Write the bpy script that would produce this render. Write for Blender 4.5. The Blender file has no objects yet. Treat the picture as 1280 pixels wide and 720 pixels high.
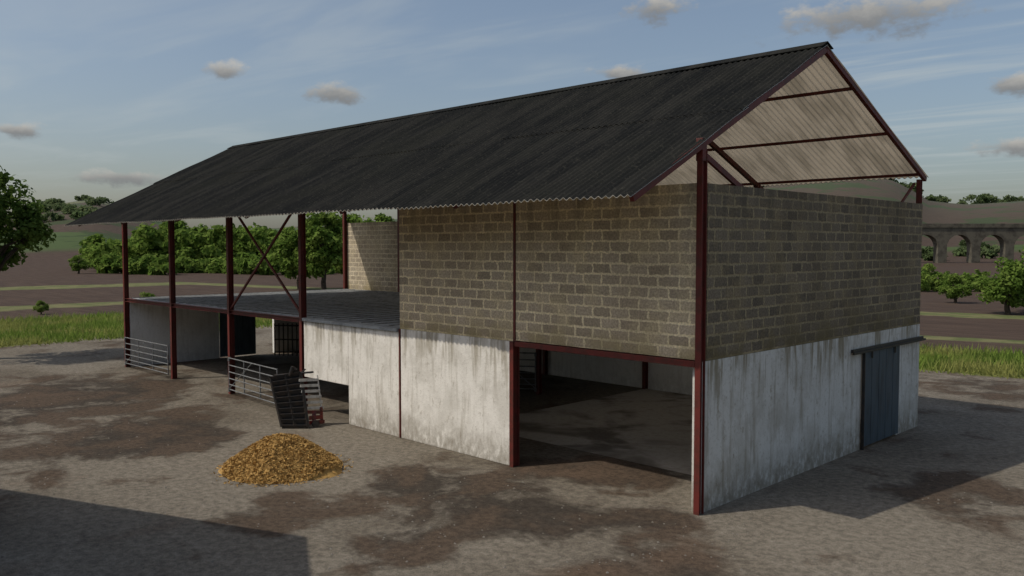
import bpy, math, random
import numpy as np
from mathutils import Vector, Matrix, noise as mnoise
random.seed(3); rng=np.random.default_rng(5)
S=bpy.context.scene
S.view_settings.view_transform='Standard'
try: S.view_settings.look='None'
except Exception: pass
S.view_settings.exposure=0
CAM=Vector((8.264,-12.99,4.8)); FW=Vector((-.70711,.70711,0)); RT=Vector((.70711,.70711,0))
def at(u,d,z=0.0):
    p=CAM+FW*d+RT*((u-640)/1063*d); return Vector((p.x,p.y,z))
def zof(v,d): return 4.8+(308-v)/1063*d
def gp(u,v):
    R=u-640; dv=v-360; F=1061.7-.0488*dv; D=.9988*dv+51.9; t=4.8/D; p=CAM+(FW*F+RT*R)*t; return (p.x,p.y)
# ---------------- node helpers
class NT:
    def __init__(s,nt): s.nt=nt
    def n(s,t,ins=None,**at):
        nd=s.nt.nodes.new(t)
        for k,v in at.items(): setattr(nd,k,v)
        if ins:
            for k,v in ins.items():
                sk=nd.inputs[k]
                if hasattr(v,'is_output') : s.nt.links.new(v,sk)
                else:
                    if isinstance(v,(tuple,list)) and len(v)==3 and sk.type=='RGBA': v=(*v,1)
                    sk.default_value=v
        return nd
    def m(s,op,a,b=0.0,c=0.0,clamp=False):
        nd=s.n('ShaderNodeMath',{0:a,1:b,2:c},operation=op); nd.use_clamp=clamp; return nd.outputs[0]
    def noise(s,vec,scale,detail=4,rough=.55,dist=0.0):
        return s.n('ShaderNodeTexNoise',{'Vector':vec,'Scale':scale,'Detail':min(detail,4),'Roughness':rough,'Distortion':dist}).outputs['Fac']
    def sm(s,v,a,b,c=0.0,d=1.0):
        nd=s.n('ShaderNodeMapRange',{0:v,1:a,2:b,3:c,4:d}); nd.interpolation_type='SMOOTHSTEP'; return nd.outputs[0]
    def mix(s,f,a,b,mode='MIX'):
        nd=s.n('ShaderNodeMix',data_type='RGBA',blend_type=mode)
        for i,v in ((0,f),(6,a),(7,b)):
            sk=nd.inputs[i]
            if hasattr(v,'is_output'): s.nt.links.new(v,sk)
            else:
                if isinstance(v,(tuple,list)) and len(v)==3: v=(*v,1)
                sk.default_value=v
        return nd.outputs[2]
    def gray(s,v): return s.n('ShaderNodeCombineColor',{0:v,1:v,2:v}).outputs[0]
    def vscale(s,vec,sc):
        return s.n('ShaderNodeVectorMath',{0:vec,1:sc},operation='MULTIPLY').outputs[0]
    def bump(s,h,strength=.3,dist=.02):
        return s.n('ShaderNodeBump',{'Height':h,'Strength':strength,'Distance':dist}).outputs[0]
def newmat(name,rough=.9,spec=.2):
    m=bpy.data.materials.new(name); m.use_nodes=True; nt=m.node_tree
    b=nt.nodes['Principled BSDF']; b.inputs['Roughness'].default_value=rough
    b.inputs['Specular IOR Level'].default_value=spec
    T=NT(nt); T.b=b; T.pos=T.n('ShaderNodeNewGeometry').outputs['Position']
    T.mat=m
    return T
def setc(T,col,bump=None):
    T.nt.links.new(col,T.b.inputs['Base Color'])
    if bump is not None: T.nt.links.new(bump,T.b.inputs['Normal'])
    return T.mat
def block_mat(name,c1,c2,mortar,k=1.0):
    T=newmat(name,.95,.1)
    g=T.n('ShaderNodeNewGeometry'); sp=T.n('ShaderNodeSeparateXYZ',{0:T.pos}); sn=T.n('ShaderNodeSeparateXYZ',{0:g.outputs['True Normal']})
    f=T.m('GREATER_THAN',T.m('ABSOLUTE',sn.outputs[0]),.5)
    u=T.m('ADD',T.m('MULTIPLY',f,sp.outputs[1]),T.m('MULTIPLY',T.m('SUBTRACT',1.0,f),sp.outputs[0]))
    d1=T.m('MULTIPLY',T.m('SUBTRACT',T.noise(T.pos,2.3,2),.5),.13)
    d2=T.m('MULTIPLY',T.m('SUBTRACT',T.noise(T.pos,10.,3),.5),.09)
    w=T.n('ShaderNodeCombineXYZ',{0:T.m('ADD',T.m('ADD',u,d1),d2),1:T.m('ADD',T.m('SUBTRACT',sp.outputs[2],T.m('MULTIPLY',d2,.7)),T.m('MULTIPLY',d1,.25))})
    br=T.n('ShaderNodeTexBrick',{'Vector':w.outputs[0],'Color1':c1,'Color2':c2,'Mortar':mortar,'Scale':1.0,'Mortar Size':.028,'Mortar Smooth':.45,'Bias':-.1,'Brick Width':.45,'Row Height':.213})
    br.offset=.5; br.squash=1.0
    col=br.outputs['Color']
    n1=T.noise(T.pos,1.3,4,.6); n2=T.noise(T.pos,24,3,.7); n3=T.noise(T.pos,.5,3,.5)
    col=T.mix(T.sm(n1,.44,.68,0,.5),col,(mortar[0]*.85,mortar[1]*.82,mortar[2]*.76))
    col=T.mix(T.sm(n3,.42,.62,0,.3),col,(c2[0]*.85,c2[1]*.80,c2[2]*.70))
    col=T.mix(1.0,col,T.gray(T.sm(n2,.25,.75,.66,1.32)),'MULTIPLY')
    low=T.m('MULTIPLY',T.sm(sp.outputs[2],2.7,3.4,1,0),T.sm(n1,.36,.6))
    col=T.mix(T.m('MULTIPLY',low,.65),col,(.14*k,.115*k,.055*k))
    drip=T.noise(T.vscale(T.pos,(2,2,.25)),1.5,3)
    top=T.m('MULTIPLY',T.sm(sp.outputs[2],4.3,5.95,0,1),T.sm(drip,.46,.66))
    col=T.mix(T.m('MULTIPLY',top,.45),col,(.10*k,.09*k,.07*k))
    h=T.m('ADD',T.m('MULTIPLY',br.outputs['Fac'],-.35),T.m('MULTIPLY',n2,.5))
    return setc(T,col,T.bump(h,.7,.02))
def white_mat(name,base,dirt=.5):
    T=newmat(name,.9,.15); sp=T.n('ShaderNodeSeparateXYZ',{0:T.pos})
    big=T.noise(T.pos,1.1,4,.7,.3); st=T.noise(T.vscale(T.pos,(5,5,.5)),1.2,4,.6); fine=T.noise(T.pos,13,4,.8); n4=T.noise(T.vscale(T.pos,(1,1,.6)),5.5,4,.72)
    col=T.mix(T.sm(big,.42,.66,0,.65*dirt),base,(.34,.32,.27))
    col=T.mix(T.sm(st,.48,.72,0,.85*dirt),col,(.26,.225,.165))
    col=T.mix(T.sm(fine,.52,.68,0,.7*dirt),col,(.30,.27,.22))
    col=T.mix(T.sm(n4,.57,.68,0,.75*dirt),col,(.24,.20,.14))
    b=T.m('MULTIPLY',T.sm(sp.outputs[2],.0,.9,1,0),T.sm(n4,.28,.58))
    col=T.mix(T.m('MULTIPLY',b,.75*min(1,dirt*1.6)),col,(.16,.135,.095))
    tt=T.m('MULTIPLY',T.sm(sp.outputs[2],1.6,2.8,0,1),T.sm(st,.44,.62))
    col=T.mix(T.m('MULTIPLY',tt,.95*dirt),col,(.19,.155,.085))
    return setc(T,col,T.bump(T.m('ADD',T.m('MULTIPLY',fine,.6),n4),.4,.03))
def simple_mat(name,col,col2,scale=6,rough=.6,spec=.3,metal=0.0,b=.15):
    T=newmat(name,rough,spec); T.b.inputs['Metallic'].default_value=metal
    n=T.noise(T.pos,scale,3,.65); n2=T.noise(T.pos,scale*6,2,.6)
    c=T.mix(T.sm(n,.42,.65),col,col2); c=T.mix(T.sm(n2,.5,.8,0,.4),c,tuple(x*.5 for x in col))
    return setc(T,c,T.bump(n2,b,.01))
M={}
M['brickF']=block_mat('blockwork_front_lit',(.49,.41,.30),(.32,.265,.19),(.78,.67,.44),1.7)  # block colours raised so the eave-shaded front looks sunlit
M['brickG']=block_mat('blockwork_gable_shaded',(.205,.171,.126),(.120,.102,.078),(.31,.257,.16),.8)  # gable shade painted into darker blocks, on top of some weathering
M['brickB']=block_mat('blockwork_back',(.44,.385,.30),(.32,.275,.215),(.66,.58,.42),1.5)
M['white']=white_mat('whitewashed_render',(.76,.74,.69),.52)
M['whiteG']=white_mat('whitewashed_render_gable_shaded',(.60,.595,.56),.72)  # darker base carries painted gable shade; the dirt is grime
M['whiteI']=white_mat('whitewashed_inside',(.88,.87,.84),.2)
M['red']=simple_mat('red_oxide_steel',(.125,.022,.017),(.08,.022,.016),4,.55,.35)
M['galv']=simple_mat('galvanised_steel',(.24,.25,.255),(.15,.15,.15),9,.5,.4,.4)
M['black']=simple_mat('black_steel',(.012,.012,.013),(.03,.022,.017),8,.5,.4)
M['slab']=simple_mat('concrete_slab',(.33,.355,.37),(.22,.235,.245),1.6,.9,.15)
M['timber']=simple_mat('old_timber',(.30,.29,.27),(.15,.14,.13),5,.9,.1)
M['lip']=simple_mat('sheet_cut_edge',(.30,.29,.26),(.16,.155,.14),9,.9,.1)
def doormat(name,a,b_):
    T=newmat(name,.55,.3); n=T.noise(T.vscale(T.pos,(3,3,.6)),2,4); n2=T.noise(T.pos,20,3)
    c=T.mix(T.sm(n,.4,.7),a,b_); c=T.mix(T.sm(n2,.58,.75,0,.6),c,(.09,.06,.04)); return setc(T,c,T.bump(n2,.1,.01))
M['door']=doormat('blue_grey_door',(.052,.076,.095),(.032,.046,.058)); M['door2']=doormat('blue_grey_end_door',(.12,.16,.19),(.08,.11,.13))
T=newmat('fibre_cement_roof_top',1.0,.02); n=T.noise(T.vscale(T.pos,(1.5,.25,.25)),1.3,4,.65); n2=T.noise(T.pos,.35,3,.6); n3=T.noise(T.pos,14,3,.75)
c=T.mix(T.sm(n,.38,.68),(.013,.014,.0145),(.027,.027,.025)); c=T.mix(T.sm(n2,.45,.7,0,.5),c,(.021,.022,.019)); c=T.mix(T.sm(n3,.54,.70,0,.6),c,(.052,.050,.042))
M['roof']=setc(T,c,T.bump(n3,.5,.015))
T=newmat('fibre_cement_roof_underside',.9,.1); n=T.noise(T.vscale(T.pos,(2,.5,.5)),1.6,3); c=T.mix(T.sm(n,.4,.7),(.84,.79,.69),(.68,.63,.54)); M['under']=setc(T,c)
# translucency added on the back slope so sun brightens underside and interior
T=newmat('roof_sheet_added_translucency',.9,.1); n=T.noise(T.vscale(T.pos,(2,.4,.4)),1.6,3); c=T.mix(T.sm(n,.4,.7),(.60,.52,.40),(.40,.345,.26)); setc(T,c)
tr=T.n('ShaderNodeBsdfTranslucent',{'Color':c}); mx=T.n('ShaderNodeMixShader',{0:.34,1:T.b.outputs[0],2:tr.outputs[0]}); T.nt.links.new(mx.outputs[0],T.nt.nodes['Material Output'].inputs[0]); M['trans']=T.mat
# ---------------- mesh builder
class B:
    def __init__(s): s.v=[]; s.f=[]
    def box(s,x0,x1,y0,y1,z0,z1):
        i=len(s.v); s.v+=[(x,y,z) for z in (z0,z1) for y in (y0,y1) for x in (x0,x1)]
        s.f+=[tuple(i+k for k in q) for q in ((0,2,3,1),(4,5,7,6),(0,1,5,4),(2,6,7,3),(0,4,6,2),(1,3,7,5))]
    def beam(s,p,q,w,h,up=(0,0,1)):
        p=Vector(p);q=Vector(q);d=(q-p).normalized();u=Vector(up)
        if abs(d.dot(u))>.98: u=Vector((0,1,0))
        a=d.cross(u).normalized()*w/2; b=a.cross(d).normalized()*h/2; i=len(s.v)
        for e in (p,q): s.v+=[tuple(e-a-b),tuple(e+a-b),tuple(e+a+b),tuple(e-a+b)]
        s.f+=[tuple(i+k for k in t) for t in ((0,3,2,1),(4,5,6,7),(0,1,5,4),(1,2,6,5),(2,3,7,6),(3,0,4,7))]
    def ibeam(s,p,q,w,h,up=(0,0,1),t=.014):
        p=Vector(p);q=Vector(q);d=(q-p).normalized();u=Vector(up); 
        a=d.cross(u).normalized(); b=a.cross(d).normalized()
        s.beam(p+b*(h/2-t/2),q+b*(h/2-t/2),w,t,b); s.beam(p-b*(h/2-t/2),q-b*(h/2-t/2),w,t,b); s.beam(p,q,t,h-2*t-.004,b)
    def tube(s,p,q,r,n=8,r2=None):
        p=Vector(p);q=Vector(q);d=(q-p).normalized();u=Vector((0,0,1)) if abs(d.z)<.9 else Vector((1,0,0))
        a=d.cross(u).normalized();b=a.cross(d);i=len(s.v);r2=r if r2 is None else r2
        for e,rr in ((p,r),(q,r2)):
            for k in range(n):
                t=2*math.pi*k/n; s.v.append(tuple(e+a*math.cos(t)*rr+b*math.sin(t)*rr))
        for k in range(n): s.f.append((i+k,i+(k+1)%n,i+n+(k+1)%n,i+n+k))
        s.f.append(tuple(i+k for k in range(n))[::-1]); s.f.append(tuple(i+n+k for k in range(n)))
    def obj(s,name,mat,parent=None,bevel=0,smooth=False):
        me=bpy.data.meshes.new(name); me.from_pydata(s.v,[],s.f); me.update(); me.materials.append(mat)
        o=bpy.data.objects.new(name,me); S.collection.objects.link(o)
        if parent: o.parent=parent
        if bevel:
            md=o.modifiers.new('b','BEVEL'); md.width=bevel; md.segments=2; md.limit_method='ANGLE'
        if smooth:
            for p in me.polygons: p.use_smooth=True
        return o
def empty(name,loc=(0,0,0)):
    o=bpy.data.objects.new(name,None); S.collection.objects.link(o); o.location=loc; return o
# ================= BARN
barn=empty('barn')
PX=[0,-4.65,-8.69,-13.28,-17.68,-22.1,-26.45]
YE,ZE=-2.02,5.66; YR,ZR=4.70,9.08; YB,ZB=10.72,6.66; W=10.6; X0=-26.5
sf=(ZR-ZE)/(YR-YE); sb=(ZR-ZB)/(YB-YR)
def rz(y): return ZR-(YR-y)*sf if y<YR else ZR-(y-YR)*sb
b=B(); b.box(-8.69,-4.68,0,.2,2.745,5.92); b.box(-4.61,-.06,0,.2,2.775,5.92); b.obj('front_block_wall',M['brickF'],barn)
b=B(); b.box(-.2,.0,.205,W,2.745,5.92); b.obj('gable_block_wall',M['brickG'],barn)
b=B(); b.box(X0,-.205,W-.2,W,2.745,5.92); b.obj('back_block_wall',M['brickB'],barn)
b=B(); b.box(-8.66,-4.76,0,.2,0,2.742); b.box(-10.96,-8.72,.003,.2,0,2.66); b.box(-13.2,-10.963,.003,.2,1.05,2.66)
b.obj('front_rendered_wall',M['white'],barn,.012)
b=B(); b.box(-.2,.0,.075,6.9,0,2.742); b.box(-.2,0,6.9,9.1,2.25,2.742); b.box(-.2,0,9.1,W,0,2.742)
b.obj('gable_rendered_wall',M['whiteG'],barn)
b=B(); b.box(X0,-.205,W-.2,W,0,2.742); b.obj('back_rendered_wall',M['whiteI'],barn)
b=B(); b.box(X0,X0+.15,.15,1.85,0,2.58);b.box(X0,X0+.15,1.86,3.85,0,2.58); b.box(X0,X0+.15,6.45,W-.21,0,2.58); b.box(X0,X0+.15,3.86,6.44,2.3,2.58)
b.obj('end_rendered_wall',M['whiteI'],barn)
b=B(); b.box(X0+.02,-8.75,.21,W-.21,2.6,2.75); b.box(-13.18,-8.75,-.06,.205,2.67,2.752)
b.obj('loft_floor',M['slab'],barn)
b=B()
x=X0+.2
while x<-8.9:
    b.box(x,x+.03,.25,W-.25,2.751,2.768); x+=.6
b.obj('loft_floor_battens',M['timber'],barn)
T=newmat('inner_floor_lightened',.9,.15); n=T.noise(T.pos,.45,4,.6,.5); n2=T.noise(T.pos,6,4,.75); c=T.mix(T.sm(n,.45,.62,0,.85),(.40,.375,.335),(.10,.085,.07)); c=T.mix(T.sm(n2,.45,.7,0,.5),c,(.22,.20,.17))  # concrete colour lightened to lift the dark interior
fm=setc(T,c,T.bump(n2,.3,.02))
b=B(); b.v=[(-8.7,2.15,.006),(-.25,2.15,.006),(-.25,W-.22,.006),(-8.7,W-.22,.006)]; b.f=[(0,1,2,3)]  # added sheet starts past the sunlit strip, brightening only the shaded floor
b.obj('inner_floor_brightening_sheet',fm,barn)
st=B()
def post(x,y,z0,z1,w=.13,d=.18): st.ibeam((x,y,z0),(x,y,z1),w,d,up=(0,1,0))
post(0-.012,.02,0,rz(0)-.2,.12,.16)
st.box(-.066,.025,.095,.108,0,6.3)
post(-4.70,0.05,0,2.75,.12,.2); st.box(-4.675,-4.615,-.02,.19,2.75,6.2)
st.box(-8.71,-8.67,-.025,.1,0,2.74); post(-8.6,.32,2.75,6.3)
for x in PX[3:]: post(x,.03,0,6.35,.13,.18)
for x in PX: 
    post(-.32 if x==0 else (x if x>-26 else x+.05),W-.3,0,(5.8 if x==0 else rz(W-.3)-.2),.13,.16)
post(-.06,W-.1,5.93,rz(W)-.15,.11,.14)
st.beam((-4.6,.03,2.70),(-.08,.03,2.70),.17,.11)
st.ibeam((X0,.03,2.68),(-13.36,.03,2.68),.16,.13)
st.beam((-26.4,.2,2.66),(-26.4,W-.4,2.66),.1,.13)
st.beam((-17.6,.02,2.8),(-13.4,.02,6.1),.06,.06); st.beam((-17.6,.09,6.1),(-13.4,.09,2.8),.06,.06)
for y in (-1.85,-.3,1.4,3.0,4.45): st.beam((-26.4,y,rz(y)-.08),(-.05,y,rz(y)-.08),.05,.08)
for y in (6.25,8.3,10.45): st.beam((-26.4,y,rz(y)-.08),(-.05,y,rz(y)-.08),.05,.075)
for x in PX[1:]:
    xx=x if x>-26 else x+.1
    st.beam((xx,YE+.3,rz(YE+.3)-.20),(xx,YR,ZR-.20),.10,.13); st.beam((xx,W,rz(W)-.20),(xx,YR+.01,ZR-.20),.10,.13)
st.beam((0.0,YE-.02,rz(YE)-.09),(0.0,YR,ZR-.09),.09,.13); st.beam((.002,YB,rz(YB)-.09),(.002,YR+.02,ZR-.09),.09,.12)
st.beam((-.15,.1,6.52),(-.15,2.7,5.45),.06,.11); st.beam((-.15,W-.2,6.45),(-.15,9.2,5.7),.05,.06)
st.beam((-.03,.02,6.3),(-.03,.02,6.70),.13,.15)
post(-10.5,7.0,0,2.6,.13,.15)
for x in (-4.6,-2.2): st.box(x,x+.08,W-.27,W-.205,0,2.5)
st.obj('steel_frame',M['red'],barn,.004)
def sheet(xa,xb,ya,za,yb,zb,name,off,lip,topmat='roof',under=True):
    per=.152; amp=.021; nx=int((xb-xa)/per*8); ny=7
    xs=np.linspace(xa,xb,nx+1); top=[]; 
    for j in range(ny+1):
        t=j/ny; y=ya+(yb-ya)*t; z=za+(zb-za)*t
        for i,x in enumerate(xs):
            wob=.010*math.sin(x*.9+j*1.3)+.006*math.sin(x*2.7+j)
            if name.endswith('upper') and j==ny: wob=-off+.026
            if name.endswith('lower') and j==0: wob=0
            sheetid=math.floor(x/1.05); e=.0
            if j==ny: e=.035*(((sheetid*7919)%13)/13-.5)
            top.append((x,y+(e if yb<ya else -e),z+off+amp*math.cos(2*math.pi*x/per)+wob))
    f=[]; w=nx+1
    for j in range(ny):
        for i in range(nx):
            a=j*w+i; f.append((a,a+1,a+1+w,a+w))
    if yb<ya: f=[q[::-1] for q in f]
    def mk(n_,v_,f_,m_):
        me=bpy.data.meshes.new(n_); me.from_pydata(v_,[],f_); me.materials.append(m_); me.update()
        o=bpy.data.objects.new(n_,me); S.collection.objects.link(o); o.parent=barn
    mk(name,top,f,M[topmat])
    lv=list(top[ny*w:])+[(a,b_,c-.011) for a,b_,c in top[ny*w:]]; lf=[(i,i+1,w+i+1,w+i) for i in range(nx)]
    mk(name+'_cut_edge',lv,lf,M[lip])
    if under: mk(name+'_underside',[(a,b_,c-.011) for a,b_,c in top],[q[::-1] for q in f],M['under'])
xa,xb=-26.55,.07
sheet(xa,xb,YR,ZR,1.25,rz(1.25),'roof_sheets_front_upper',.03,'roof')
sheet(xa,xb,1.45,rz(1.45),YE-.12,rz(YE-.12),'roof_sheets_front_lower',0,'lip')
sheet(xa,xb,YR,ZR,YB+.05,rz(YB+.05),'roof_sheets_back',0,'lip','trans',False)
b=B(); b.beam((xa,YR-.13,rz(YR-.13)+.066),(xb,YR-.13,rz(YR-.13)+.066),.30,.016,(0,-sf,1)); b.beam((xa,YR+.13,rz(YR+.13)+.066),(xb,YR+.13,rz(YR+.13)+.066),.30,.017,(0,sb,1)); b.obj('ridge_cap',M['roof'],barn)
d=B(); d.box(.03,.055,6.93,9.1,.06,2.3); y=6.95
while y<9.0:
    d.box(.055,.061,y,y+.40,.065,2.29); y+=.43
d.obj('sliding_door',M['door'],barn)
d=B(); d.box(.07,.11,6.25,10.75,2.31,2.36); d.box(.01,.07,6.3,10.7,2.35,2.42)
for y in (7.3,8.7): d.box(.08,.10,y,y+.05,2.15,2.33)
d.box(.02,.09,6.90,6.93,0,2.3)
d.obj('door_rail',M['black'],barn)
d=B(); y=3.85
while y<5.5:
    d.box(X0+.17,X0+.2,y,y+.1,.05,2.3); d.box(X0+.16,X0+.18,y+.1,y+.14,.05,2.3); y+=.14
d.obj('end_sliding_door',M['door2'],barn)
# ================= gates
def gate(p,q,h,name='farm_gate',mat=None,bars=6,upr=2,r=.024):
    p=Vector(p);q=Vector(q); e=empty(name,p); g=B(); L=q-p; zs=[.18+ (h-.18)*(i/(bars-1))**1.15 for i in range(bars)]
    for z in zs: g.tube((0,0,z),(L.x,L.y,z),r,8)
    for i in range(upr+2):
        t=i/(upr+1); g.tube((L.x*t,L.y*t,.12 if i in(0,upr+1) else .18),(L.x*t,L.y*t,h+(.03 if i in (0,upr+1) else 0)),r*1.15,8)
    g.tube((0,0,.2),(L.x*.5,L.y*.5,h),r*.8,6)
    g.obj('gate_frame',mat or M['galv'],e,smooth=False); 
    hb=B(); hb.tube((0,0,.1),(0,0,.22),.04,8); hb.tube((0,0,h-.1),(0,0,h),.04,8); hb.box(L.x-.03,L.x+.03,L.y-.03,L.y+.03,h*.6,h*.6+.12); hb.obj('hinges_and_latch',mat or M['galv'],e)
    return e
gate((-26.3,-.1,0),(-22.25,-.12,0),1.2,r=.018)
gate((-17.55,-.12,0),(-14.1,-.35,0),1.2,r=.018)
gate((-10.55,6.9,0),(-12.9,5.3,0),1.35,bars=7,r=.02)
e=empty('feed_barrier',(-24.8,5.6,0)); g=B()
for i in range(9): g.tube((i*.16,i*.12,.1),(i*.16,i*.12,1.5),.03,6)
for z in (.25,.8,1.4): g.tube((0,0,z),(1.3,.98,z),.03,6)
g.tube((0,0,.9),(-2.0,-2.4,.9),.03,6) if 0 else None
for t in (0,.25,.5,.75,1): g.tube((2.4*t+1.3,-1.2*t+.98,0),(2.4*t+1.3,-1.2*t+.98,.95),.03,6)
for z in (.3,.6,.92): g.tube((1.3,.98,z),(3.7,-.22,z),.03,6)
g.obj('barrier_bars',M['black'],e)
# ================= farm implement
imp=empty('farm_implement',(-11.57,-1.25,0))
def L(r,z,f=0.0):
    v=RT*r+FW*f; return Vector((v.x,v.y,z))
k=B()
TL,TR,BR,BL=L(-.72,1.28,.25),L(.08,1.42,.25),L(.34,.05,-.1),L(-.34,.05,-.1)
n=9
for i in range(n+1):
    t=i/n; k.beam(TL.lerp(BL,t),TR.lerp(BR,t),.10,.05,(FW.x,FW.y,.2))
k.beam(TL,BL,.07,.07);k.beam(TR,BR,.07,.07);k.beam((TL+TR)/2,(BL+BR)/2,.06,.05)
i0=len(k.v); o=L(0,0,.04)
k.v+=[tuple(p+o) for p in (TL,TR,BR,BL)]; k.f.append((i0,i0+1,i0+2,i0+3))
k.tube(L(-.62,1.36,.25),L(.42,1.45,.25),.028,8); k.tube(L(-.2,1.36,.22),L(-.12,1.60,.22),.05,8); k.tube(L(-.12,1.58,.22),L(-.02,1.52,.22),.03,8)
k.tube(L(.08,1.42,.25),L(.2,1.52,.3),.02,6)
k.obj('slatted_tailboard',M['black'],imp)
k=B()
for i in range(6):
    z=.50+i*.15; k.beam(L(.22-i*.03,z,.1),L(.66-.03*i,z-.02,.35),.03,.07)
k.tube(L(.62,.3,.36),L(.50,1.35,.36),.02,6)
k.obj('side_rails',simple_mat('pale_slats',(.50,.49,.46),(.34,.32,.29),8),imp)
k=B(); k.beam(L(.25,.40,.1),L(.64,.36,.3),.06,.08);k.beam(L(.32,.13,.0),L(.68,.11,.3),.07,.09);k.beam(L(.62,.05,.3),L(.60,.50,.3),.06,.06);k.beam(L(.45,.08,.1),L(.44,.42,.2),.10,.06);k.beam(L(.34,.25,.05),L(.64,.24,.28),.05,.10)
k.obj('linkage_frame',simple_mat('implement_red_paint',(.16,.018,.014),(.07,.02,.015),7,.45,.4),imp)
k=B()
for r,f in ((.52,.02),(-.25,.15)):
    c=L(r,.10,f); k.tube(c-FW*.04,c+FW*.04,.10,16)
k.obj('wheels',M['black'],imp)
# ================= straw pile
T=newmat('straw_mat',.85,.15); g=T.n('ShaderNodeNewGeometry'); n=T.noise(T.pos,9,4); ri=g.outputs['Random Per Island']
c=T.mix(ri,(.54,.35,.125),(.33,.195,.062)); c=T.mix(T.sm(n,.45,.7,0,.6),c,(.19,.11,.038)); M['straw']=setc(T,c)
pc=np.array((-8.10,-3.62)); v=[];f=[]; NR,NA=26,72
def pileh(x,y):
    r=math.hypot(x,y); a=math.atan2(y,x); R=1.25*(1+.10*math.sin(2*a+.6)+.06*math.sin(5*a)); t=max(0,1-r/R)
    return .86*(t**.95)*(1-.18*max(0,t-.7)/.3)+ .05*mnoise.noise(Vector((x*3,y*3,1)))*min(1,t*5)
for i in range(NR+1):
    for j in range(NA):
        a=2*math.pi*j/NA; r=1.42*i/NR; x=r*math.cos(a);y=r*math.sin(a)
        v.append((pc[0]+x,pc[1]+y,pileh(x,y)+.05*(random.random()-.5)*(1 if i<NR-4 else .15)+(.01 if i<NR-3 else -.03)))
for i in range(NR):
    for j in range(NA): f.append((i*NA+j,(i+1)*NA+j,(i+1)*NA+(j+1)%NA,i*NA+(j+1)%NA))
for q in range(13000):
    a=random.random()*6.283; r=1.25*math.sqrt(random.random())*(1.0 if random.random()<.93 else 1.2); x=r*math.cos(a);y=r*math.sin(a)
    h=pileh(x,y)+.012+random.random()*.03*(1 if r<1.2 else .2); c=Vector((pc[0]+x,pc[1]+y,h))
    d1=Vector((random.gauss(0,1),random.gauss(0,1),random.gauss(0,.5))).normalized(); d2=d1.cross(Vector((random.gauss(0,1),random.gauss(0,1),random.gauss(0,1)))).normalized()
    l=random.uniform(.015,.045); w=random.uniform(.005,.013); i=len(v)
    v+=[tuple(c-d1*l-d2*w),tuple(c+d1*l-d2*w),tuple(c+d1*l+d2*w),tuple(c-d1*l+d2*w)]; f.append((i,i+1,i+2,i+3))
me=bpy.data.meshes.new('straw_pile'); me.from_pydata(v,[],f); me.materials.append(M['straw']); o=bpy.data.objects.new('straw_pile',me); S.collection.objects.link(o)
# ================= neighbouring shed
shed=empty('farm_shed'); A=Vector((-6.19,-9.85,0)); dl=Vector((-.924,-.382,0)); dw=Vector((.382,-.924,0)); ln=24; wd=8; he=6.0; ha=9.12
P=lambda a,c,z: tuple(A+dl*a+dw*c+Vector((0,0,z)))
b=B(); b.v=[P(.1,.1,0),P(ln,.1,0),P(ln,wd-.1,0),P(.1,wd-.1,0),P(.1,.1,he),P(ln,.1,he),P(ln,wd-.1,he),P(.1,wd-.1,he),P(.1,wd/2,ha-.05),P(ln,wd/2,ha-.05)]
b.f=[(0,1,5,4),(2,3,7,6),(3,0,4,8,7),(1,2,6,9,5)]; b.obj('shed_walls',simple_mat('shed_cladding',(.25,.27,.25),(.18,.19,.18),2),shed)
b=B(); b.beam(P(0,wd/4,(he+ha)/2+.03),P(ln+.2,wd/4,(he+ha)/2+.03),5.1,.05,tuple(Vector((0,0,1))*4-dw*3.12)); b.beam(P(0,wd*.75,(he+ha)/2+.03),P(ln+.2,wd*.75,(he+ha)/2+.03),5.1,.05,tuple(Vector((0,0,1))*4+dw*3.12)); b.obj('shed_roof',M['roof'],shed)
b=B(); b.beam(P(.03,2.2,1.9),P(.03,5.8,1.9),.08,3.8); b.beam(P(.0,1.5,3.9),P(.0,6.6,3.9),.1,.12);b.obj('shed_door',M['door'],shed)
# ================= GROUND
ut=[-1200,-500,-200,0,60,120,170,230,300,435,560,700,850,950,1060,1120,1160,1210,1290,1500,2500]
vt=[292,290,285,275,262,254,268,284,288,282,275,262,248,238,230,240,262,266,262,280,292]
def Hd(az):
    if abs(az)>1.3: v=290
    else: v=float(np.interp(640+1063*math.tan(az),ut,vt))
    return 4.8+(308-v)/1063*700
rad=[0,4,8,14,20,30,45,60,80,100,125,150,180,210,240,270,300,335,370,410,450,490,530,570,610,650,700,760,850,1000,1300,1800,2600,4000]
NA=360; v=[];f=[]
for r in rad:
    for j in range(NA):
        th=2*math.pi*j/NA; az=(th+math.pi)%(2*math.pi)-math.pi
        dr=FW*math.cos(az)+RT*math.sin(az); p=CAM+dr*r
        s=min(1,max(0,(r-240)/460)); s=s*s*(3-2*s); z=0
        if s>0: z=s*Hd(az)*(1+.06*mnoise.noise(Vector((p.x*.006,p.y*.006,0))))+s*5*mnoise.noise(Vector((p.x*.004,p.y*.004,3)))
        v.append((p.x,p.y,z))
for i in range(1,len(rad)):
    for j in range(NA):
        a=(i-1)*NA+j; b2=(i-1)*NA+(j+1)%NA; c2=i*NA+(j+1)%NA; d2=i*NA+j
        if i==1: f.append((0, c2, d2)) 
        else: f.append((a,b2,c2,d2))
f=[q[::-1] for q in f]
T=newmat('ground_mat',.95,.12); sp=T.n('ShaderNodeSeparateXYZ',{0:T.pos})
flat=T.n('ShaderNodeCombineXYZ',{0:sp.outputs[0],1:sp.outputs[1]}).outputs[0]
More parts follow.
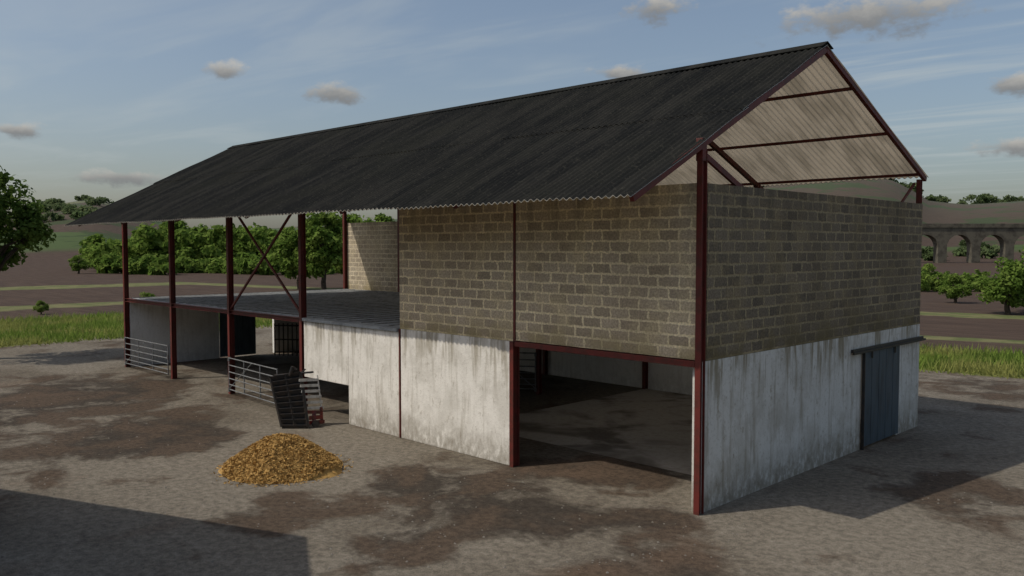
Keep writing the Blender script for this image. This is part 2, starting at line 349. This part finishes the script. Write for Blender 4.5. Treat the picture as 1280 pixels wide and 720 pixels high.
dd=T.m('MAXIMUM',T.m('MULTIPLY',T.m('SUBTRACT',T.m('MULTIPLY',sp.outputs[0],-1.0),38.0),.5),T.m('SUBTRACT',T.m('SUBTRACT',sp.outputs[1],T.m('MULTIPLY',sp.outputs[0],.18)),22.0))
med=T.noise(flat,.55,4,.62,.4); big=T.noise(flat,.17,4,.55,.6)
dn=T.m('ADD',dd,T.m('MULTIPLY',T.m('SUBTRACT',big,.5),3.2))
fine=T.noise(flat,7,4,.78); gr2=T.noise(flat,60,2,.8); m2=T.noise(flat,1.6,4,.72)
dn=T.m('ADD',dn,T.m('MULTIPLY',T.m('SUBTRACT',m2,.5),.8))
yc=T.mix(T.sm(big,.4,.62),(.180,.160,.130),(.130,.112,.088))
yc=T.mix(T.sm(m2,.5,.75,0,.55),yc,(.225,.203,.168))
pin=T.m('ADD',T.m('MULTIPLY',med,.62),T.m('MULTIPLY',big,.42))
for (u,v_,R,a) in ((600,620,2.4,.13),(690,655,1.4,.12),(500,600,1.3,.11),(120,560,3.2,.12),(60,510,5,.12),(230,548,2.0,.10),(820,645,.9,.13),(1190,618,2.0,.11),(800,590,1.6,.10),(330,640,1.4,.10),(150,480,4,.10),(810,712,1.3,.1),(1200,480,4,.08),(500,690,1.3,.1)):
    x_,y_=gp(u,v_); dist=T.n('ShaderNodeVectorMath',{0:flat,1:(x_,y_,0)},operation='DISTANCE').outputs['Value']
    pin=T.m('ADD',pin,T.sm(dist,R*.3,R*1.35,a,0))
pm=T.sm(T.m('ADD',pin,T.m('MULTIPLY',T.m('SUBTRACT',m2,.5),.14)),.54,.645)
yc=T.mix(T.m('MULTIPLY',pm,.90),yc,T.mix(T.sm(med,.42,.6),(.040,.033,.027),(.074,.053,.038)))
yc=T.mix(T.sm(T.noise(flat,.23,3,.6,.5),.56,.68,0,.5),yc,(.125,.088,.062))
yc=T.mix(1.0,yc,T.gray(T.m('MULTIPLY',T.sm(fine,.3,.7,.66,1.32),T.sm(gr2,.3,.7,.60,1.40))),'MULTIPLY')
grass=T.mix(T.sm(m2,.35,.65),(.10,.135,.035),(.17,.17,.055))
fn=T.noise(T.vscale(flat,(.3,2.5,1)),.5,4,.7); field=T.mix(T.sm(fn,.35,.65),(.055,.038,.030),(.082,.058,.044))
tan_=T.mix(T.sm(med,.4,.6),(.16,.155,.075),(.10,.12,.045))
col=T.mix(T.sm(dn,-.3,.25),yc,grass)
for (a,c) in ((7.5,field),(12.5,tan_),(14.5,field),(29,tan_),(33,field)):
    col=T.mix(T.sm(dn,a,a+.7),col,c)
vo=T.n('ShaderNodeTexVoronoi',{'Vector':T.n('ShaderNodeVectorMath',{0:flat,1:T.vscale(T.n('ShaderNodeTexNoise',{'Vector':flat,'Scale':.01,'Detail':2.0}).outputs['Color'],(60,60,0))},operation='ADD').outputs[0],'Scale':.0075})
vs=T.n('ShaderNodeSeparateColor',{0:vo.outputs['Color']}).outputs[0]
far=T.mix(T.m('GREATER_THAN',vs,.5),field,(.06,.088,.032)); far=T.mix(T.m('GREATER_THAN',vs,.88),far,(.12,.12,.065))
far=T.mix(T.sm(T.noise(flat,.03,3,.7),.52,.58,0,.8),far,(.036,.056,.022))
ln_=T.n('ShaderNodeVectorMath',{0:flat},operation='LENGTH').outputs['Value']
col=T.mix(T.sm(ln_,300,330),col,far); col=T.mix(T.sm(ln_,280,1100,0,.45),col,(.19,.245,.19))  # second mix paints distance haze into the far ground colour
h=T.m('ADD',fine,gr2); mat_ground=setc(T,col,T.bump(h,.6,.025))
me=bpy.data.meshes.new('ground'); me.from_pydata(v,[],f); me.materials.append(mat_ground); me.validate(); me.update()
for p in me.polygons: p.use_smooth=True
o=bpy.data.objects.new('ground',me); S.collection.objects.link(o)
db=B()
for i in range(1500):
    u=random.uniform(-60,1340); v_=random.uniform(450,760); x,y=gp(u,v_)
    if -26.6<x<.3 and -.3<y<10.8: continue
    s=random.uniform(.008,.028); i0=len(db.v)
    for (a,b_,c) in ((1,0,0),(0,1,0),(-1,0,0),(0,-1,0),(0,0,1)): db.v.append((x+a*s*random.uniform(.7,1.3),y+b_*s*random.uniform(.7,1.3),(c*s*.8 if c else .001)))
    db.f+=[(i0,i0+1,i0+4),(i0+1,i0+2,i0+4),(i0+2,i0+3,i0+4),(i0+3,i0,i0+4)]
db.obj('gravel',simple_mat('gravel_stone',(.18,.165,.14),(.10,.088,.074),3))
# ================= foliage
def leaf_mat(name,c1,c2,c3,sc=.8):
    T=newmat(name,.8,.1); g=T.n('ShaderNodeNewGeometry'); ri=g.outputs['Random Per Island']
    c=T.mix(ri,c1,c2); c=T.mix(T.sm(T.noise(T.pos,sc,1),.42,.62,0,.75),c,c3)
    d=T.n('ShaderNodeBsdfDiffuse',{'Color':c})
    tr=T.n('ShaderNodeBsdfTranslucent',{'Color':c}); mx=T.n('ShaderNodeMixShader',{0:.38,1:d.outputs[0],2:tr.outputs[0]})
    T.nt.links.new(mx.outputs[0],T.nt.nodes['Material Output'].inputs[0]); T.nt.nodes.remove(T.b); return T.mat
LM=leaf_mat('leaves',(.14,.225,.042),(.085,.145,.028),(.19,.26,.06))
LF=leaf_mat('leaves_distant',(.12,.165,.072),(.085,.125,.052),(.15,.185,.09),.15)
LD=leaf_mat('leaves_near',(.10,.165,.036),(.060,.10,.024),(.14,.20,.045))
GM=leaf_mat('grass_blades',(.20,.28,.055),(.14,.21,.045),(.30,.29,.10),.3)
bark=simple_mat('bark',(.07,.055,.04),(.04,.033,.026),5,.95,.1)
def leaves(centers,crad,nleaf,size,rg):
    k=rg.integers(0,len(centers),nleaf); d=rg.normal(size=(nleaf,3)); d/=np.linalg.norm(d,axis=1)[:,None]
    rr=crad[k]*(rg.random(nleaf)**.45); c=centers[k]+d*rr[:,None]*np.array([1,1,.75])
    nrm=d+rg.normal(size=(nleaf,3))*.7+np.array([0,0,.5]); nrm/=np.linalg.norm(nrm,axis=1)[:,None]
    a=np.cross(nrm,rg.normal(size=(nleaf,3))); a/=np.linalg.norm(a,axis=1)[:,None]; b_=np.cross(nrm,a)
    s=size*(.6+.8*rg.random(nleaf)); a*=s[:,None]; b_*=(s*.6)[:,None]
    return np.stack([c-a,c-b_,c+a,c+b_],1).reshape(-1,3)
def crown(R,H,z0,ncl,nleaf,size,seed):
    rg=np.random.default_rng(seed); d=rg.normal(size=(ncl,3)); d/=np.linalg.norm(d,axis=1)[:,None]
    r=(.35+.65*rg.random(ncl)**.6)
    C=d*r[:,None]*np.array([R*.8,R*.8,H*.42]); C[:,2]+=z0+H*.5; C[:,:2]*=(1.12-.35*np.clip((C[:,2]-z0)/H,0,1))[:,None]
    cr=R*(.16+.2*rg.random(ncl)); return C,leaves(C,cr,nleaf,size,rg)
def mesh_from(parts,name,mats):
    V=[];F=[];MI=[];o=0
    for vv,ff,mi in parts:
        V.append(np.asarray(vv,float)); F+=[tuple(int(x)+o for x in q) for q in ff]; MI+=[mi]*len(ff); o+=len(vv)
    me=bpy.data.meshes.new(name); me.from_pydata(np.concatenate(V).tolist(),[],F)
    for m in mats: me.materials.append(m)
    me.polygons.foreach_set('material_index',MI); me.update(); return me
def quads(n): return np.arange(n*4).reshape(-1,4).tolist()
def tree_mesh(name,R,H,z0,ncl,nleaf,size,seed,mat):
    C,lv=crown(R,H-z0,z0,ncl,nleaf,size,seed); b=B(); top=Vector((0,0,z0+(H-z0)*.55)); tr=R*.07+.04
    prev=Vector((0,0,-.1)); rg=random.Random(seed)
    for i in range(1,6):
        q=Vector((rg.uniform(-.1,.1)*R*.5,rg.uniform(-.1,.1)*R*.5,top.z*i/5)); b.tube(prev,q,tr*(1.15-.16*(i-1)),8,tr*(1.15-.16*i)); prev=q
        if i>=2:
            for kk in range(4):
                c=Vector(C[rg.randrange(len(C))]); mid=q.lerp(c,.5)+Vector((0,0,.1*R)); b.tube(q,mid,tr*.42,6,tr*.25); b.tube(mid,c,tr*.25,5,tr*.08)
    return mesh_from([(lv,quads(len(lv)//4),0),(b.v,b.f,1)],name,[mat,bark])
def place(me,name,p,rot=0,s=1,sz=None):
    o=bpy.data.objects.new(name,me); S.collection.objects.link(o); o.location=p; o.rotation_euler[2]=rot; o.scale=(s,s,sz or s); return o
place(tree_mesh('near_tree_mesh',3.1,8.7,3.2,44,11000,.115,11,LD),'broadleaf_tree',at(-28,36),0)
tA=tree_mesh('tree_mesh_a',3.2,9,1.2,44,6000,.22,1,LM); tB=tree_mesh('tree_mesh_b',4.0,9,.8,54,6500,.25,2,LM)
tS=tree_mesh('tree_mesh_shrub',2.3,4.3,.2,34,5500,.13,4,LM)
for (u,d,me,s) in ((405,88,tA,1.0),(375,95,tB,.85),(470,95,tB,.98),(436,100,tA,1.02)): place(me,'broadleaf_tree',at(u,d),u,s)
for (u,d,s) in ((1262,60,.95),(1300,62,1.15),(1195,72,.6)): place(tS,'broadleaf_tree',at(u,d),u,s)
place(tS,'shrub',at(183,60),1,.38); place(tS,'shrub',at(50,60),2,.24); place(tS,'shrub',at(98,150),3,.8)
def mass(name,lst,mat,size,nl,seed):
    rg=np.random.default_rng(seed); V=[]
    for (p,R,H) in lst:
        C,lv=crown(R,H,0,18,nl,size,int(rg.integers(1e6))); V.append(lv+np.array([p.x,p.y,p.z]))
    V=np.concatenate(V); place(mesh_from([(V,quads(len(V)//4),0)],name,[mat]),name,(0,0,0))
lst=[]
for u in range(132,520,8):
    d=random.uniform(165,215); topv=277+ (12 if u<180 else 0)+random.uniform(-8,10)
    H=zof(topv,d)+1; lst.append((at(u+random.uniform(-4,4),d,-.8),random.uniform(4.6,7.0),H))
for u in range(140,440,16): lst.append((at(u,random.uniform(140,160),-.5),random.uniform(2.6,3.8),random.uniform(2.4,4.2)))
mass('distant_trees',lst,LM,.55,950,7)
def gz(p):
    r=math.hypot(p.x-CAM.x,p.y-CAM.y); dx=p-CAM; az=math.atan2(dx.dot(RT),dx.dot(FW)); s=min(1,max(0,(r-240)/460)); s=s*s*(3-2*s)
    return s*Hd(az)*(1+.06*mnoise.noise(Vector((p.x*.006,p.y*.006,0))))+s*5*mnoise.noise(Vector((p.x*.004,p.y*.004,3)))
lst=[]
def hill(u,d,R,H):
    p=at(u,d); p.z=gz(p)-.5; lst.append((p,R,H))
for i in range(22): hill(random.uniform(1195,1330),random.uniform(600,700),random.uniform(5,8),random.uniform(7,11))
for i in range(12): hill(random.uniform(1140,1180),random.uniform(600,700),random.uniform(4,7),random.uniform(6,9))
for i in range(36): hill(random.uniform(940,1150),random.uniform(560,690),random.uniform(4,7),random.uniform(4,6))
for i in range(34): hill(random.uniform(20,240),random.uniform(380,640),random.uniform(5,9),random.uniform(3,5))
for i in range(12): hill(random.uniform(1150,1330),random.uniform(245,300),random.uniform(2,4),random.uniform(3,5))
mass('distant_trees',lst,LF,1.0,260,8)
lst=[(at(random.uniform(1150,1240),random.uniform(85,120),-.4),random.uniform(1,2.2),random.uniform(1.2,3.0)) for i in range(16)]
mass('hedge',lst,LM,.18,700,9)
def grass(N,xf):
    P=xf(N); h=.14+.36*rng.random(N)**1.6; a=rng.random(N)*6.283; w=.026+.024*rng.random(N); lean=rng.normal(size=(N,2))*.13
    b0=P.copy(); b1=P.copy(); t=P.copy(); b0[:,0]-=np.cos(a)*w; b0[:,1]-=np.sin(a)*w; b1[:,0]+=np.cos(a)*w; b1[:,1]+=np.sin(a)*w
    t[:,:2]+=lean; t[:,2]+=h; b0[:,2]-=.02;b1[:,2]-=.02
    return np.stack([b0,b1,t],1).reshape(-1,3)
def xl(N):
    x=-37.5-16*rng.random(N)**1.1+rng.normal(size=N)*.35; y=-25+60*rng.random(N); return np.stack([x,y,np.zeros(N)],1)
def xr(N):
    x=-16+30*rng.random(N); y=22+.18*x+7.5*rng.random(N)+rng.normal(size=N)*.3; return np.stack([x,y,np.zeros(N)],1)
V=np.concatenate([grass(42000,xl),grass(20000,xr)])
place(mesh_from([(V,np.arange(len(V)).reshape(-1,3).tolist(),0)],'grass',[GM]),'grass',(0,0,0))
# ================= viaduct
def viaduct():
    D=232; px=D/1063; org=at(1130,D); e=empty('viaduct',org); b=B(); per=42*px; op=31*px; R=op/2; spring=8.0-R; top=9.9; dep=2.6
    def q(a,z,s): v=RT*a+FW*s; return (v.x,v.y,z)
    for k in range(-1,14):
        x0=k*per
        i=len(b.v); b.v+=[q(x0,-2,0),q(x0+per-op,-2,0),q(x0+per-op,-2,dep),q(x0,-2,dep),q(x0,spring,0),q(x0+per-op,spring,0),q(x0+per-op,spring,dep),q(x0,spring,dep)]
        b.f+=[(i,i+1,i+5,i+4),(i+1,i+2,i+6,i+5),(i+2,i+3,i+7,i+6),(i+3,i,i+4,i+7)]
        i=len(b.v); b.v+=[q(x0,spring,0),q(x0+per-op,spring,0),q(x0+per-op,top,0),q(x0,top,0),q(x0,spring,dep),q(x0+per-op,spring,dep),q(x0+per-op,top,dep),q(x0,top,dep)]
        b.f+=[(i,i+1,i+2,i+3),(i+5,i+4,i+7,i+6)]
        cx=x0+per-op+R; n=14
        for t in range(n):
            a0=math.pi*(1-t/n); a1=math.pi*(1-(t+1)/n)
            A0=(cx+R*math.cos(a0),spring+R*math.sin(a0)); A1=(cx+R*math.cos(a1),spring+R*math.sin(a1)); i=len(b.v)
            b.v+=[q(A0[0],A0[1],0),q(A1[0],A1[1],0),q(A1[0],top,0),q(A0[0],top,0),q(A0[0],A0[1],dep),q(A1[0],A1[1],dep),q(A1[0],top,dep),q(A0[0],top,dep)]
            b.f+=[(i,i+1,i+2,i+3),(i+5,i+4,i+7,i+6),(i+1,i,i+4,i+5)]
    m=simple_mat('viaduct_stone',(.125,.115,.09),(.075,.068,.055),.6,.95,.1)
    b.obj('arches_and_piers',m,e)
    b=B(); b.beam(q(-per,top+.2,dep/2),q(14*per,top+.2,dep/2),dep+.5,.4); b.beam(q(-per,top+.75,.1),q(14*per,top+.75,.1),.3,.7); b.beam(q(-per,top+.75,dep-.1),q(14*per,top+.75,dep-.1),.3,.7)
    b.obj('parapet',m,e)
viaduct()
# ================= LIGHT
ka,kb=.376,.70; to=Vector((ka,kb,-1)).normalized()
el=math.asin(-to.z); rot=math.atan2(-ka,-kb)
sl=bpy.data.lights.new('sun','SUN'); sl.energy=2.75; sl.angle=math.radians(.5); sl.color=(1,.92,.80)
so=bpy.data.objects.new('sun',sl); S.collection.objects.link(so); so.rotation_euler=to.to_track_quat('-Z','Y').to_euler()
w=bpy.data.worlds.new('World'); S.world=w; w.use_nodes=True; nt=w.node_tree; nt.nodes.clear(); T=NT(nt)
STR=.108
sky=T.n('ShaderNodeTexSky'); sky.sky_type='NISHITA'; sky.sun_disc=False; sky.sun_elevation=el; sky.sun_rotation=rot%(2*math.pi); sky.dust_density=2.8; sky.air_density=1.0; sky.ozone_density=1.0
g=T.n('ShaderNodeTexCoord').outputs['Generated']
sp=T.n('ShaderNodeSeparateXYZ',{0:g}); zc=T.m('MAXIMUM',sp.outputs[2],.03)
pl=T.n('ShaderNodeCombineXYZ',{0:T.m('DIVIDE',sp.outputs[0],zc),1:T.m('DIVIDE',sp.outputs[1],zc)}).outputs[0]
col=T.mix(.10,sky.outputs[0],tuple(x/STR for x in (.36,.38,.33)))
ci=T.noise(T.n('ShaderNodeMapping',{'Vector':pl,'Rotation':(0,0,.5),'Scale':(.35,1.1,1)}).outputs[0],1.0,4,.6,.5)
rside=T.sm(T.n('ShaderNodeVectorMath',{0:g,1:tuple(RT)},operation='DOT_PRODUCT').outputs['Value'],-.1,.45,.4,1.0)
cm=T.m('MULTIPLY',T.m('MULTIPLY',T.sm(ci,.44,.72,0,.7),T.sm(sp.outputs[2],.02,.12)),rside)
col=T.mix(cm,col,tuple(x/STR for x in (.47,.51,.51)))
nz=T.noise(T.vscale(g,(1,1,1.8)),30,4,.62)
nn=T.m('MULTIPLY',T.m('SUBTRACT',nz,.5),2.1)
for (u,v_,su,sv) in ((820,12,40,21),(1088,17,118,27),(775,92,36,12),(420,116,38,15),(282,90,29,13),(25,163,34,9),(155,222,54,10),(1268,105,40,16),(1272,184,44,13)):
    R=u-640; dv=v_-360; F=1061.7-.0488*dv; D=.9988*dv+51.9
    c=(FW*F+RT*R+Vector((0,0,-D))).normalized(); er=c.cross(Vector((0,0,1))).normalized(); eu=er.cross(c)
    k=c.dot(FW*math.cos(math.radians(2.8))+Vector((0,0,-math.sin(math.radians(2.8)))))/1063
    a=T.n('ShaderNodeVectorMath',{0:g,1:tuple(er/(su*k*1.1))},operation='DOT_PRODUCT').outputs['Value']; b_=T.n('ShaderNodeVectorMath',{0:g,1:tuple(eu/(sv*k*1.15))},operation='DOT_PRODUCT').outputs['Value']
    r=T.m('SQRT',T.m('MULTIPLY_ADD',a,a,T.m('MULTIPLY',b_,b_)))
    cc=T.n('ShaderNodeVectorMath',{0:g,1:tuple(c)},operation='DOT_PRODUCT').outputs['Value']
    den=T.m('MULTIPLY',T.sm(T.m('ADD',T.m('SUBTRACT',1.0,r),nn),.0,.75,0,.93),T.m('GREATER_THAN',cc,.5))
    sh=T.sm(T.m('MULTIPLY_ADD',nn,.6,b_),-.6,1.0)
    cl=T.mix(sh,tuple(x/STR for x in (.20,.205,.21)),tuple(x/STR for x in (.50,.48,.44)))
    col=T.mix(den,col,cl)
bg=T.n('ShaderNodeBackground',{'Color':col,'Strength':STR}); out=T.n('ShaderNodeOutputWorld'); nt.links.new(bg.outputs[0],out.inputs[0])
try:
    w.cycles.sampling_method='MANUAL'; w.cycles.sample_map_resolution=256
except Exception: pass
cd=bpy.data.cameras.new('camera'); cd.lens=29.9; cd.sensor_width=36; cd.clip_end=8000; co=bpy.data.objects.new('camera',cd); S.collection.objects.link(co)
co.location=CAM; co.rotation_euler=(math.radians(90-2.8),0,math.radians(45)); S.camera=co
